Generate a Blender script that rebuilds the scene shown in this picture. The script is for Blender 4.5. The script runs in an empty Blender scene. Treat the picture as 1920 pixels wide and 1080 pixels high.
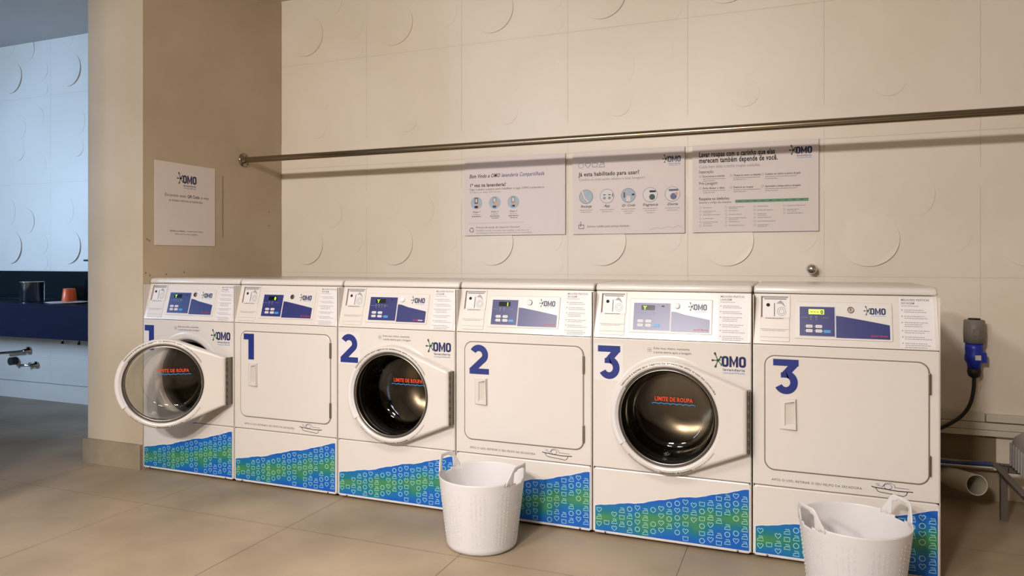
import bpy, math, random
from mathutils import Vector, Matrix
from mathutils.geometry import tessellate_polygon
PI = math.pi
R = math.radians
scene = bpy.context.scene
col = scene.collection

# ------------------------------------------------------------------ camera
cam_d = bpy.data.cameras.new('camera')
cam = bpy.data.objects.new('camera', cam_d)
col.objects.link(cam)
cam.location = (3.622, -3.1705, 1.2512)
cam.rotation_euler = (R(90), 0, 0.3773)
cam_d.sensor_width = 36
cam_d.lens = 36 * 1347.4 / 1920
cam_d.shift_y = -53.57 / 1920
cam_d.clip_start = 0.05
scene.camera = cam

# ------------------------------------------------------------------ view, world, lights
scene.view_settings.view_transform = 'Standard'
scene.view_settings.look = 'None'
scene.view_settings.gamma = 1
scene.view_settings.exposure = 0.07
scene.view_settings.use_curve_mapping = False
w = bpy.data.worlds.new('world')
scene.world = w
w.use_nodes = True
bg = w.node_tree.nodes['Background']
bg.inputs['Color'].default_value = (0.45, 0.65, 1.0, 1)
bg.inputs['Strength'].default_value = 1.0

def area(name, loc, target, size, size_y, power, color, shape='RECTANGLE', spread=180):
    d = bpy.data.lights.new(name, 'AREA')
    d.shape = shape
    d.size = size
    if shape in ('RECTANGLE', 'ELLIPSE'):
        d.size_y = size_y
    d.energy = power
    d.color = color
    d.spread = R(spread)
    o = bpy.data.objects.new(name, d)
    col.objects.link(o)
    o.location = loc
    o.rotation_euler = (Vector(target) - Vector(loc)).to_track_quat('-Z', 'Y').to_euler()
    return o

WARM = (1.0, 0.91, 0.85)
CEIL = 3.2
# ceiling downlights of the laundry room (rows in front of the machines)
for lx, ly, p, tilt in ((1.9, -2.2, 23, 0), (2.9, -2.3, 25, 0), (1.0, -5.4, 122, 1.8), (2.4, -5.4, 168, 1.8)):
    area('downlight', (lx, ly, CEIL - 0.03), (lx, ly + tilt, 1.8 if tilt else 0), 0.5, 0.5, p, WARM, 'DISK', 135)
# daylight coming through the window of the left room
area('window_daylight', (-5.9, -4.2, 2.25), (-2.6, 1.2, 1.75), 2.0, 1.2, 64, (0.42, 0.64, 1.0), 'RECTANGLE', 50)
area('window_daylight', (-0.8, -7.4, 1.4), (-0.8, 0, 1.2), 0.32, 2.0, 22, (0.6, 0.75, 1.0), 'RECTANGLE', 120)

# ------------------------------------------------------------------ materials
def lin(c):
    return tuple(((v / 255) / 12.92 if v <= 10 else ((v / 255 + 0.055) / 1.055) ** 2.4) for v in c)

MC = {}
def mat(name, rgb, rough=0.5, metal=0.0, emit=0, alpha=1, spec=0.5, coat=0):
    if name in MC:
        return MC[name]
    m = bpy.data.materials.new(name)
    m.use_nodes = True
    b = m.node_tree.nodes['Principled BSDF']
    c = lin(rgb)
    b.inputs['Base Color'].default_value = (*c, 1)
    b.inputs['Roughness'].default_value = rough
    b.inputs['Metallic'].default_value = metal
    b.inputs['Specular IOR Level'].default_value = spec
    b.inputs['Coat Weight'].default_value = coat
    b.inputs['Alpha'].default_value = alpha
    if emit:
        b.inputs['Emission Color'].default_value = (*c, 1)
        b.inputs['Emission Strength'].default_value = emit
    MC[name] = m
    return m

def noisy(name, rgb1, rgb2, scale, rough=0.5, bump=0.0, bscale=40, detail=4, lo=0.35, hi=0.65, spec=0.5, rough2=None):
    m = mat(name, rgb1, rough, spec=spec)
    nt = m.node_tree
    b = nt.nodes['Principled BSDF']
    tc = nt.nodes.new('ShaderNodeTexCoord')
    n = nt.nodes.new('ShaderNodeTexNoise')
    n.inputs['Scale'].default_value = scale
    n.inputs['Detail'].default_value = detail
    nt.links.new(tc.outputs['Object'], n.inputs['Vector'])
    r = nt.nodes.new('ShaderNodeValToRGB')
    r.color_ramp.elements[0].position = lo
    r.color_ramp.elements[1].position = hi
    r.color_ramp.elements[0].color = (*lin(rgb1), 1)
    r.color_ramp.elements[1].color = (*lin(rgb2), 1)
    nt.links.new(n.outputs['Fac'], r.inputs['Fac'])
    nt.links.new(r.outputs['Color'], b.inputs['Base Color'])
    if rough2 is not None:
        mr = nt.nodes.new('ShaderNodeMapRange')
        mr.inputs['To Min'].default_value = rough
        mr.inputs['To Max'].default_value = rough2
        nt.links.new(n.outputs['Fac'], mr.inputs['Value'])
        nt.links.new(mr.outputs['Result'], b.inputs['Roughness'])
    if bump:
        n2 = nt.nodes.new('ShaderNodeTexNoise')
        n2.inputs['Scale'].default_value = bscale
        nt.links.new(tc.outputs['Object'], n2.inputs['Vector'])
        bp = nt.nodes.new('ShaderNodeBump')
        bp.inputs['Strength'].default_value = bump
        bp.inputs['Distance'].default_value = 0.01
        nt.links.new(n2.outputs['Fac'], bp.inputs['Height'])
        nt.links.new(bp.outputs['Normal'], b.inputs['Normal'])
    return m

M_WALL = noisy('relief_tile', (232, 223, 209), (224, 214, 198), 1.3, 0.42, 0.05, 30)
M_GROUT = mat('tile_joint', (190, 177, 154), 0.9)
M_PAINT = noisy('beige_paint', (194, 179, 154), (183, 167, 141), 1.6, 0.7, 0.06, 50)
M_CEIL = mat('ceiling_paint', (205, 205, 203), 0.85)
M_FLOOR = noisy('polished_cement_tile', (170, 152, 127), (136, 122, 102), 1.7, 0.30, 0.015, 8, 7, 0.3, 0.72, 0.32, 0.5)
M_JOINT = mat('floor_joint', (104, 92, 76), 0.9)
M_BASEB = noisy('stone_baseboard', (158, 143, 120), (142, 128, 106), 5, 0.5)
M_WHITE = mat('white_enamel', (211, 206, 200), 0.22, spec=0.5, coat=0.2)
M_WHITE2 = mat('white_plastic', (209, 204, 198), 0.4)
M_BALL = mat('button_white', (240, 240, 238), 0.2)
M_STICK = mat('white_vinyl', (214, 211, 212), 0.45)
M_GLOSSP = mat('grey_overlay', (208, 206, 204), 0.3)
M_DARK = mat('dark_gap', (30, 26, 23), 0.9)
M_SEAM = mat('grey_seam', (120, 110, 100), 0.8)
M_NAVY = mat('navy_vinyl', (28, 44, 118), 0.4)
M_NAVY2 = mat('logo_navy', (16, 26, 84), 0.4)
M_BLUEP = mat('blue_overlay', (44, 50, 108), 0.3)
M_LBLUE = mat('light_blue', (60, 140, 205), 0.4)
M_GREEN = mat('logo_green', (40, 110, 70), 0.5)
M_GREEND = mat('logo_dark_green', (24, 62, 56), 0.5)
M_RED = mat('red_print', (200, 40, 40), 0.5)
M_ORANGE = mat('orange_print', (235, 75, 35), 0.5)
M_INK = mat('black_print', (32, 30, 32), 0.6)
M_GREY = mat('grey_print', (150, 148, 150), 0.6)
M_GREYD = mat('dark_grey_print', (96, 94, 98), 0.6)
M_PAPER = mat('poster_paper', (224, 214, 211), 0.55)
M_LED = mat('green_led', (150, 255, 60), 0.5, emit=1.6)
M_LCD = mat('lit_display', (190, 215, 90), 0.5, emit=0.55)
M_BLACKG = mat('black_glass', (14, 20, 14), 0.15)
M_STEEL = mat('brushed_steel', (178, 170, 158), 0.28, 1.0)
M_STEELD = mat('bronzed_steel', (150, 138, 120), 0.24, 1.0)
M_CHROME = mat('chrome', (225, 225, 228), 0.08, 1.0)
M_HINGE = mat('hinge_steel', (132, 124, 112), 0.35, 0.9)
M_POT = mat('pot_steel', (215, 215, 212), 0.16, 1.0)
M_RUB = mat('grey_rubber', (66, 63, 60), 0.5)
M_RUBD = mat('black_rubber', (26, 25, 25), 0.5)
M_DRUM = mat('drum_steel', (128, 118, 100), 0.25, 1.0)
M_TUB = mat('tub_inside', (42, 38, 34), 0.5)
M_COUNTER = mat('navy_granite', (24, 34, 58), 0.16)
M_BACKSPL = mat('dark_green_glass', (10, 28, 34), 0.06)
M_CUP = mat('orange_plastic', (238, 96, 36), 0.35)
M_PVC = mat('cream_pvc', (206, 198, 176), 0.4)
M_DUCT = mat('white_duct', (205, 198, 180), 0.5)
M_PLUGG = mat('grey_plug', (120, 116, 110), 0.5)
M_PLUGB = mat('blue_plug', (26, 48, 170), 0.4)
M_HOSE = mat('blue_hose', (44, 62, 120), 0.5)
M_PIPEW = mat('purple_tube', (128, 104, 110), 0.35)

def glass_mat(name, tint, fac=1.0, rough=0.0):
    m = bpy.data.materials.new(name)
    m.use_nodes = True
    nt = m.node_tree
    nt.nodes.remove(nt.nodes['Principled BSDF'])
    t = nt.nodes.new('ShaderNodeBsdfTransparent')
    t.inputs['Color'].default_value = (*tint, 1)
    g = nt.nodes.new('ShaderNodeBsdfGlossy')
    g.inputs['Roughness'].default_value = rough
    f = nt.nodes.new('ShaderNodeFresnel')
    f.inputs['IOR'].default_value = 1.5
    ml = nt.nodes.new('ShaderNodeMath')
    ml.operation = 'MULTIPLY'
    ml.inputs[1].default_value = fac
    mx = nt.nodes.new('ShaderNodeMixShader')
    nt.links.new(f.outputs[0], ml.inputs[0])
    nt.links.new(ml.outputs[0], mx.inputs[0])
    nt.links.new(t.outputs[0], mx.inputs[1])
    nt.links.new(g.outputs[0], mx.inputs[2])
    nt.links.new(mx.outputs[0], nt.nodes['Material Output'].inputs[0])
    return m
M_GLASS = glass_mat('door_glass', (0.86, 0.87, 0.85), 1.0, 0.02)
M_GLASSD = glass_mat('darkened_door_glass', (0.74, 0.72, 0.68), 1.3, 0.02)  # cap tint puts the darkness of the drum behind into the glass
M_WINDOW = glass_mat('window_glass', (0.95, 0.97, 1.0))

def plastic_mat(name, rgb, diff, trans, transp, dots=False):
    m = bpy.data.materials.new(name)
    m.use_nodes = True
    nt = m.node_tree
    b = nt.nodes['Principled BSDF']
    c = (*lin(rgb), 1)
    b.inputs['Base Color'].default_value = c
    b.inputs['Roughness'].default_value = 0.35
    tr = nt.nodes.new('ShaderNodeBsdfTranslucent')
    tr.inputs['Color'].default_value = c
    tp = nt.nodes.new('ShaderNodeBsdfTransparent')
    tp.inputs['Color'].default_value = (0.95, 0.95, 0.95, 1)
    m1 = nt.nodes.new('ShaderNodeMixShader')
    m1.inputs[0].default_value = trans
    nt.links.new(b.outputs[0], m1.inputs[1])
    nt.links.new(tr.outputs[0], m1.inputs[2])
    m2 = nt.nodes.new('ShaderNodeMixShader')
    m2.inputs[0].default_value = transp
    nt.links.new(m1.outputs[0], m2.inputs[1])
    nt.links.new(tp.outputs[0], m2.inputs[2])
    nt.links.new(m2.outputs[0], nt.nodes['Material Output'].inputs[0])
    return m
M_BASKET = plastic_mat('translucent_white_plastic', (238, 237, 238), 0.6, 0.32, 0.10)
M_TANK = plastic_mat('milky_tank_plastic', (176, 172, 168), 0.6, 0.3, 0.12)
M_TANKW = mat('tank_water', (96, 88, 76), 0.3)

def pattern_mat(name, lighten):
    """blue field with a winding green band, as printed on the kick panels"""
    m = bpy.data.materials.new(name)
    m.use_nodes = True
    nt = m.node_tree
    b = nt.nodes['Principled BSDF']
    b.inputs['Roughness'].default_value = 0.4
    tc = nt.nodes.new('ShaderNodeTexCoord')
    sep = nt.nodes.new('ShaderNodeSeparateXYZ')
    nt.links.new(tc.outputs['Object'], sep.inputs[0])
    # band centre: z = 0.10 + 0.05*x + wiggle
    def math_(op, a, bb):
        n = nt.nodes.new('ShaderNodeMath')
        n.operation = op
        for i, v in enumerate((a, bb)):
            if v is None:
                continue
            if isinstance(v, (int, float)):
                n.inputs[i].default_value = v
            else:
                nt.links.new(v, n.inputs[i])
        return n.outputs[0]
    n = nt.nodes.new('ShaderNodeTexNoise')
    n.inputs['Scale'].default_value = 7
    n.inputs['Detail'].default_value = 1.5
    nt.links.new(tc.outputs['Object'], n.inputs['Vector'])
    bx = math_('MULTIPLY', sep.outputs[0], 0.13)
    zc = math_('ADD', bx, 0.075)
    dz = math_('ABSOLUTE', math_('SUBTRACT', sep.outputs[2], zc), None)
    dd = math_('DIVIDE', dz, 0.085)
    v = math_('SUBTRACT', 1.0, dd)
    v = math_('ADD', v, math_('MULTIPLY', math_('SUBTRACT', n.outputs['Fac'], 0.5), 1.9))
    r = nt.nodes.new('ShaderNodeValToRGB')
    cs = ((0.0, (0, 88, 178)), (0.4, (2, 102, 168)), (0.75, (12, 114, 124)), (1.15, (58, 128, 84)))
    els = r.color_ramp.elements
    els[0].position = cs[0][0]; els[1].position = cs[-1][0]
    els[0].color = (*lin(cs[0][1]), 1); els[1].color = (*lin(cs[-1][1]), 1)
    for p, c in cs[1:-1]:
        e = els.new(p); e.color = (*lin(c), 1)
    nt.links.new(v, r.inputs['Fac'])
    out = r.outputs['Color']
    if lighten:
        mx = nt.nodes.new('ShaderNodeMixRGB')
        mx.inputs[0].default_value = lighten
        mx.inputs[2].default_value = (*lin((190, 245, 225)), 1)
        nt.links.new(out, mx.inputs[1])
        out = mx.outputs[0]
    nt.links.new(out, b.inputs['Base Color'])
    return m
M_PAT = pattern_mat('blue_green_print', 0)
M_PATL = pattern_mat('light_icon_print', 0.5)

# ------------------------------------------------------------------ mesh builder
class MB:
    def __init__(s):
        s.v = []; s.f = []; s.m = []; s.sm = []; s.mats = []
    def mi(s, m):
        if m not in s.mats:
            s.mats.append(m)
        return s.mats.index(m)
    def add(s, vs, fs, m, smooth=False):
        o = len(s.v); k = s.mi(m)
        s.v += [tuple(p) for p in vs]
        for f in fs:
            s.f.append(tuple(i + o for i in f)); s.m.append(k); s.sm.append(smooth)
        return s
    def box(s, x0, x1, y0, y1, z0, z1, m):
        vs = [(x, y, z) for z in (z0, z1) for y in (y0, y1) for x in (x0, x1)]
        fs = [(0, 2, 3, 1), (4, 5, 7, 6), (0, 1, 5, 4), (2, 6, 7, 3), (0, 4, 6, 2), (1, 3, 7, 5)]
        return s.add(vs, fs, m)
    def loft(s, rings, m, cap0=True, cap1=True, smooth=False, closed=True):
        n = len(rings[0]); vs = [p for r in rings for p in r]; fs = []
        for k in range(len(rings) - 1):
            for i in range(n if closed else n - 1):
                j = (i + 1) % n
                fs.append((k * n + i, k * n + j, (k + 1) * n + j, (k + 1) * n + i))
        s.add(vs, fs, m, smooth)
        if cap0: s.add(rings[0], [tuple(range(n))[::-1]], m)
        if cap1: s.add(rings[-1], [tuple(range(n))], m)
        return s
    def tube(s, pts, r, m, n=12, caps=True):
        pts = [Vector(p) for p in pts]; rings = []
        rr = r if isinstance(r, (list, tuple)) else [r] * len(pts)
        prev = None
        for i, p in enumerate(pts):
            t = (pts[min(i + 1, len(pts) - 1)] - pts[max(i - 1, 0)]).normalized()
            if prev is None:
                a = Vector((0, 0, 1)) if abs(t.z) < 0.9 else Vector((1, 0, 0))
                u = t.cross(a).normalized()
            else:
                u = (prev - t * prev.dot(t)).normalized()
            prev = u; v = t.cross(u)
            rings.append([p + (u * math.cos(2 * PI * k / n) + v * math.sin(2 * PI * k / n)) * rr[i] for k in range(n)])
        return s.loft(rings, m, caps, caps, True)
    def lathe(s, prof, m, c=(0, 0, 0), axis='z', n=48, smooth=True, caps=False):
        rings = []
        for r, h in prof:
            ring = []
            for k in range(n):
                a = 2 * PI * k / n
                x, y = r * math.cos(a), r * math.sin(a)
                p = {'z': (x, y, h), 'y': (x, h, y), 'x': (h, x, y)}[axis]
                ring.append((p[0] + c[0], p[1] + c[1], p[2] + c[2]))
            rings.append(ring)
        return s.loft(rings, m, caps, caps, smooth)
    def poly(s, pts2, m, f=lambda a, b, n: (a, -n, b), n=0.0005):
        tri = tessellate_polygon([[Vector((p[0], p[1], 0)) for p in pts2]])
        vs = [f(p[0], p[1], n) for p in pts2]
        fs = []
        for t in tri:
            a, b, c = (pts2[i] for i in t)
            ar = (b[0] - a[0]) * (c[1] - a[1]) - (b[1] - a[1]) * (c[0] - a[0])
            fs.append(tuple(t) if ar > 0 else tuple(t)[::-1])
        return s.add(vs, fs, m)
    def rect(s, x0, x1, z0, z1, m, f=lambda a, b, n: (a, -n, b), n=0.0005):
        return s.add([f(x0, z0, n), f(x1, z0, n), f(x1, z1, n), f(x0, z1, n)], [(0, 1, 2, 3)], m)
    def ribbon(s, pts, wd, m, f=lambda a, b, n: (a, -n, b), n=0.0005, closed=False):
        N = len(pts); L = []; Rr = []
        for i in range(N):
            if closed:
                a, b = pts[(i - 1) % N], pts[(i + 1) % N]
            else:
                a, b = pts[max(i - 1, 0)], pts[min(i + 1, N - 1)]
            dx, dy = b[0] - a[0], b[1] - a[1]
            l = math.hypot(dx, dy) or 1
            nx, ny = -dy / l * wd / 2, dx / l * wd / 2
            L.append(f(pts[i][0] + nx, pts[i][1] + ny, n)); Rr.append(f(pts[i][0] - nx, pts[i][1] - ny, n))
        fs = []
        for i in range(N if closed else N - 1):
            j = (i + 1) % N
            fs.append((N + i, N + j, j, i))
        return s.add(L + Rr, fs, m)
    def plate(s, x0, x1, z0, z1, yb, yf, m, r=0.01, bev=0.003, f=None, back=False):
        """rounded rectangle slab facing -y; yb back, yf front (yf < yb)"""
        f = f or (lambda a, b, y: (a, y, b))
        def ring(ins, y):
            return [f(px, pz, y) for px, pz in rrect(x0 + ins, x1 - ins, z0 + ins, z1 - ins, max(r - ins, 0.0005))]
        rings = [ring(0, yb), ring(0, yf + bev), ring(bev * 0.3, yf + bev * 0.3), ring(bev, yf)]
        return s.loft(rings, m, back, True)
    def text(s, txt, x, z, size, m, f=lambda a, b, n: (a, -n, b), n=0.0006, bold=0, align='LEFT', sx=1.0, shear=0, width=None):
        vs, fs, wd = text_mesh(txt, bold, shear)
        if not fs: return s
        k = size
        kx = k * sx if width is None else width / wd
        off = {'LEFT': 0, 'CENTER': -wd * kx / 2, 'RIGHT': -wd * kx}[align]
        return s.add([f(x + off + a * kx, z + b * k, n) for a, b in vs], fs, m)
    def build(s, name, parent=None, loc=(0, 0, 0), mesh_name=None):
        me = bpy.data.meshes.new(mesh_name or name)
        me.from_pydata(s.v, [], s.f)
        for mm in s.mats: me.materials.append(mm)
        me.polygons.foreach_set('material_index', s.m)
        me.polygons.foreach_set('use_smooth', s.sm)
        me.update()
        o = bpy.data.objects.new(name, me)
        col.objects.link(o)
        o.location = loc
        if parent: o.parent = parent
        return o

TC = {}
def text_mesh(txt, bold, shear):
    key = (txt, bold, shear)
    if key in TC: return TC[key]
    c = bpy.data.curves.new('t', 'FONT')
    c.body = txt; c.size = 1; c.offset = bold; c.shear = shear; c.resolution_u = 2; c.fill_mode = 'FRONT'
    if bold: c.space_character = 1.08
    o = bpy.data.objects.new('t', c)
    col.objects.link(o)
    dg = bpy.context.evaluated_depsgraph_get()
    me = bpy.data.meshes.new_from_object(o.evaluated_get(dg))
    vs = [(v.co.x, v.co.y) for v in me.vertices]
    fs = [tuple(p.vertices) for p in me.polygons]
    good = []
    for ff in fs:
        a = sum(vs[ff[i]][0] * vs[ff[(i + 1) % len(ff)]][1] - vs[ff[(i + 1) % len(ff)]][0] * vs[ff[i]][1] for i in range(len(ff)))
        good.append(ff if a > 0 else ff[::-1])
    wd = max(v[0] for v in vs) if vs else 1
    bpy.data.objects.remove(o); bpy.data.curves.remove(c); bpy.data.meshes.remove(me)
    TC[key] = (vs, good, wd)
    return TC[key]

def rrect(x0, x1, z0, z1, r, n=6):
    pts = []
    for cx, cz, a0 in ((x1 - r, z0 + r, -90), (x1 - r, z1 - r, 0), (x0 + r, z1 - r, 90), (x0 + r, z0 + r, 180)):
        for k in range(n + 1):
            a = R(a0 + 90 * k / n)
            pts.append((cx + r * math.cos(a), cz + r * math.sin(a)))
    return pts

def arc(cx, cz, r, a0, a1, n=24, rz=None):
    rz = rz or r
    return [(cx + r * math.cos(R(a0 + (a1 - a0) * k / n)), cz + rz * math.sin(R(a0 + (a1 - a0) * k / n))) for k in range(n + 1)]

def circ(cx, cz, r, n=24):
    return arc(cx, cz, r, 0, 360, n)[:-1]

def empty(name, loc, rz=0):
    o = bpy.data.objects.new(name, None)
    o.empty_display_size = 0.1
    col.objects.link(o); o.location = loc; o.rotation_euler = (0, 0, rz)
    return o

def tag(o, label=None, cat=None, group=None, kind=None):
    if label: o['label'] = label
    if cat: o['category'] = cat
    if group: o['group'] = group
    if kind: o['kind'] = kind
    return o

def struct(mb, name, loc=(0, 0, 0)):
    return tag(mb.build(name, None, loc), kind='structure')

# ------------------------------------------------------------------ room shell
WY = 1.24          # plane of the tiled wall
XL, XR, YF = -6.0, 6.6, -7.5
TW, TH = 0.753, 0.775

def disc(mb, cx, cz, r, h, ang, n=40):
    """tilted disc standing proud of the wall towards -y; ang = direction of its raised rim"""
    a0 = R(ang); low = []; top = []
    for k in range(n):
        a = 2 * PI * k / n
        x, z = cx + r * math.cos(a), cz + r * math.sin(a)
        e = (0.5 + 0.5 * math.cos(a - a0)) ** 2.2
        low.append((x, WY + 0.001, z)); top.append((x, WY - h * e - 0.0002, z))
    mb.loft([low, top], M_WALL, False, True)

TILE_A = ((.225, .21, .152, .011, -45), (.430, .440, .115, .005, 25), (.570, .500, .142, .0014, 170), (.62, .235, .097, .0016, -30), (.66, .07, .06, .0012, -20), (.14, .53, .150, .001, 0))
TILE_B = ((.325, .300, .085, .0035, -90), (.550, .585, .115, .0016, 60), (.13, .14, .14, .0012, 130), (.30, .52, .13, .001, 10), (.60, .16, .10, .001, 60))
def tiled(mb, xs, z0, z1):
    row = 0; z = 1.155 - 2 * TH
    rows = [(1.155 + (j - 1) * TH, j) for j in range(-1, 4)]
    for zz, j in rows:
        a, b = max(zz, 0.0), zz + TH
        if b <= 0: continue
        for x in xs:
            g = 0.0006
            mb.add([(x + g, WY, a + g), (x + TW - g, WY, a + g), (x + TW - g, WY, b - g), (x + g, WY, b - g)], [(0, 1, 2, 3)], M_WALL)
            for d in (TILE_A if j % 2 else TILE_B):
                if zz + d[1] - d[2] < 0.16: continue
                disc(mb, x + d[0], zz + d[1], *d[2:])
mb = MB()
tiled(mb, [k * TW for k in range(0, 9)], 0, CEIL)
tiled(mb, [-2.52 + k * TW for k in range(-4, 3)], 0, CEIL)
mb.box(XL - 0.2, XR + 0.2, WY + 0.0015, WY + 0.2, -0.1, CEIL + 0.3, M_GROUT)
struct(mb, 'wall_back')

mb = MB()
fx = [3.18 + k * 0.885 for k in range(-11, 5)]
fy = [-0.44 + k * 0.885 for k in range(-9, 3)]
for x in fx:
    for y in fy:
        g = 0.0011
        mb.add([(x + g, y + g, 0), (x + .885 - g, y + g, 0), (x + .885 - g, y + .885 - g, 0), (x + g, y + .885 - g, 0)], [(0, 1, 2, 3)], M_FLOOR)
mb.box(XL - .3, XR + .3, YF - .3, WY + .2, -0.1, -0.0015, M_JOINT)
struct(mb, 'floor')
struct(MB().box(XL - .2, XR + .2, YF - .2, WY + .2, CEIL, CEIL + .2, M_CEIL), 'ceiling')
# partition stub between the two rooms
struct(MB().box(-0.459, -0.0005, 0, WY - 0.0002, 0, CEIL, M_PAINT), 'wall_partition')
# added unseen wall stretch: keeps the warm downlights out of the left room
struct(MB().box(-0.459, -0.0005, -4.6, -1.5, 0, CEIL, M_PAINT), 'wall_light_block')
struct(MB().box(-0.481, -0.0015, -0.02, WY - 0.0005, 0.0, 0.147, M_BASEB), 'baseboard_partition')
struct(MB().box(XR, XR + .2, YF, WY, 0, CEIL, M_PAINT), 'wall_right')
mb = MB()   # left wall with a window opening
y0, y1, z0, z1 = -5.3, -3.1, 0.9, 2.9
mb.box(XL - .2, XL, YF, y0, 0, CEIL, M_PAINT); mb.box(XL - .2, XL, y1, WY, 0, CEIL, M_PAINT)
mb.box(XL - .2, XL, y0, y1, 0, z0, M_PAINT); mb.box(XL - .2, XL, y0, y1, z1, CEIL, M_PAINT)
struct(mb, 'wall_left')
mb = MB()
mb.box(XL - .12, XL - .11, y0, y1, z0, z1, M_WINDOW)
for yy in (y0, (y0 + y1) / 2 - .02, y1 - .04): mb.box(XL - .15, XL - .08, yy, yy + .04, z0, z1, M_WHITE2)
for zz in (z0, z1 - .04): mb.box(XL - .15, XL - .08, y0, y1, zz, zz + .04, M_WHITE2)
struct(mb, 'window_1')
mb = MB()   # front wall behind the camera with a narrow window
mb.box(XL, -1.0, YF - .2, YF, 0, CEIL, M_PAINT); mb.box(-.6, XR, YF - .2, YF, 0, CEIL, M_PAINT)
mb.box(-1.0, -.6, YF - .2, YF, 0, .35, M_PAINT); mb.box(-1.0, -.6, YF - .2, YF, 2.45, CEIL, M_PAINT)
struct(mb, 'wall_front')
mb = MB()
mb.box(-1.0, -.6, YF - .12, YF - .11, .35, 2.45, M_WINDOW)
for xx in (-1.0, -.63): mb.box(xx, xx + .03, YF - .15, YF - .08, .35, 2.45, M_WHITE2)
struct(mb, 'window_2')
# flush skirting of the left room: a slab under a thin dark joint
mb = MB()
mb.box(XL, -0.4815, WY - 0.006, WY + 0.001, 0, 0.150, M_WALL)
mb.box(XL, -0.4815, WY - 0.002, WY + 0.001, 0.150, 0.154, M_GREYD)
struct(mb, 'baseboard_back')

# ------------------------------------------------------------------ print helpers
def F0(a, b, n): return (a, -n, b)

def omo(mb, x, z, h, f=F0, n=0.0006, sub=True, col_=M_NAVY2):
    """logo: splat of six drops, heavy condensed letters, two small lines; x,z = bottom-left of the letters"""
    u = h
    def O(ox):
        out = rrect(ox, ox + .62 * u, z, z + u, .26 * u)
        inn = rrect(ox + .21 * u, ox + .41 * u, z + .2 * u, z + .8 * u, .09 * u)
        N = len(out)
        vs = [f(*p, n) for p in out] + [f(*p, n) for p in inn]
        mb.add(vs, [(i, (i + 1) % N, N + (i + 1) % N, N + i) for i in range(N)], col_)
    O(x)
    mx = x + .68 * u; W = .78 * u; st = .2 * u
    mb.rect(mx, mx + st, z, z + u, col_, f, n); mb.rect(mx + W - st, mx + W, z, z + u, col_, f, n)
    mb.poly([(mx + st * .7, z + u), (mx + W / 2, z + .45 * u), (mx + W - st * .7, z + u), (mx + W - st, z + .62 * u), (mx + W / 2, z + .02 * u), (mx + st, z + .62 * u)], col_, f, n)
    O(x + 1.52 * u)
    cx, cz = x - .34 * u, z + .56 * u
    for a, l, c in ((50, .52, M_GREEND), (112, .80, M_GREEND), (180, .56, M_GREEND), (250, .72, M_GREEND), (-50, .60, M_GREEN), (15, .25, M_GREEN)):
        ca, sa = math.cos(R(a)), math.sin(R(a)); l *= u
        pts = []
        for t, wv in ((0, .05), (.55, .035), (.8, .09), (.93, .10), (1.0, .03)):
            pts.append((cx + ca * l * t - sa * wv * u, cz + sa * l * t + ca * wv * u))
        for t, wv in ((1.0, .03), (.93, .10), (.8, .09), (.55, .035), (0, .05)):
            pts.append((cx + ca * l * t + sa * wv * u, cz + sa * l * t - ca * wv * u))
        mb.poly(pts[::-1], c, f, n + .0001)
    mb.poly(circ(cx, cz, .13 * u, 12), M_GREEN, f, n + .0001)
    if sub:
        mb.text('lavanderia', x + .1 * u, z - .36 * u, .34 * u, M_NAVY, f, n, 0.01, width=1.95 * u)
        mb.text('compartilhada', x + .1 * u, z - .62 * u, .25 * u, M_LBLUE, f, n, width=1.95 * u)

def lines(mb, x, z, wd, size, m, f=F0, n=0.0006, seed=1, gap=.35):
    """one line of print too fine to read, set as word-long dashes"""
    rng = random.Random(seed); a = 0
    while a < wd:
        l = min(rng.uniform(2, 7) * size * .5, wd - a)
        mb.rect(x + a, x + a + l, z, z + size * .55, m, f, n)
        a += l + size * gap

def digit(mb, d, x, z, h, f=F0, n=0.001, m=M_NAVY):
    P = lambda pts: [(x + a * h, z + b * h) for a, b in pts]
    if d == 1:
        mb.poly(P([(0, 1), (0, .77), (.23, .77), (.23, 0), (.50, 0), (.50, 1)][::-1]), m, f, n)
    elif d == 2:
        path = arc(.385, .655, .235, 152, -30, 22)
        path += [(.10, .09)]
        mb.ribbon(P(path), .215 * h, m, f, n)
        mb.rect(x + .04 * h, x + .76 * h, z, z + .19 * h, m, f, n + .0001)
    else:
        mb.rect(x + .07 * h, x + .76 * h, z + .81 * h, z + h, m, f, n)
        mb.poly(P([(.49, .83), (.76, .9), (.76, .84), (.54, .58), (.28, .52), (.28, .58)][::-1]), m, f, n + .0001)
        mb.rect(x + .28 * h, x + .45 * h, z + .47 * h, z + .62 * h, m, f, n + .00015)
        path = [(.40, .52)] + arc(.415, .335, .222, 80, -152, 26, .24)
        mb.ribbon(P(path), .205 * h, m, f, n + .0002)

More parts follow.
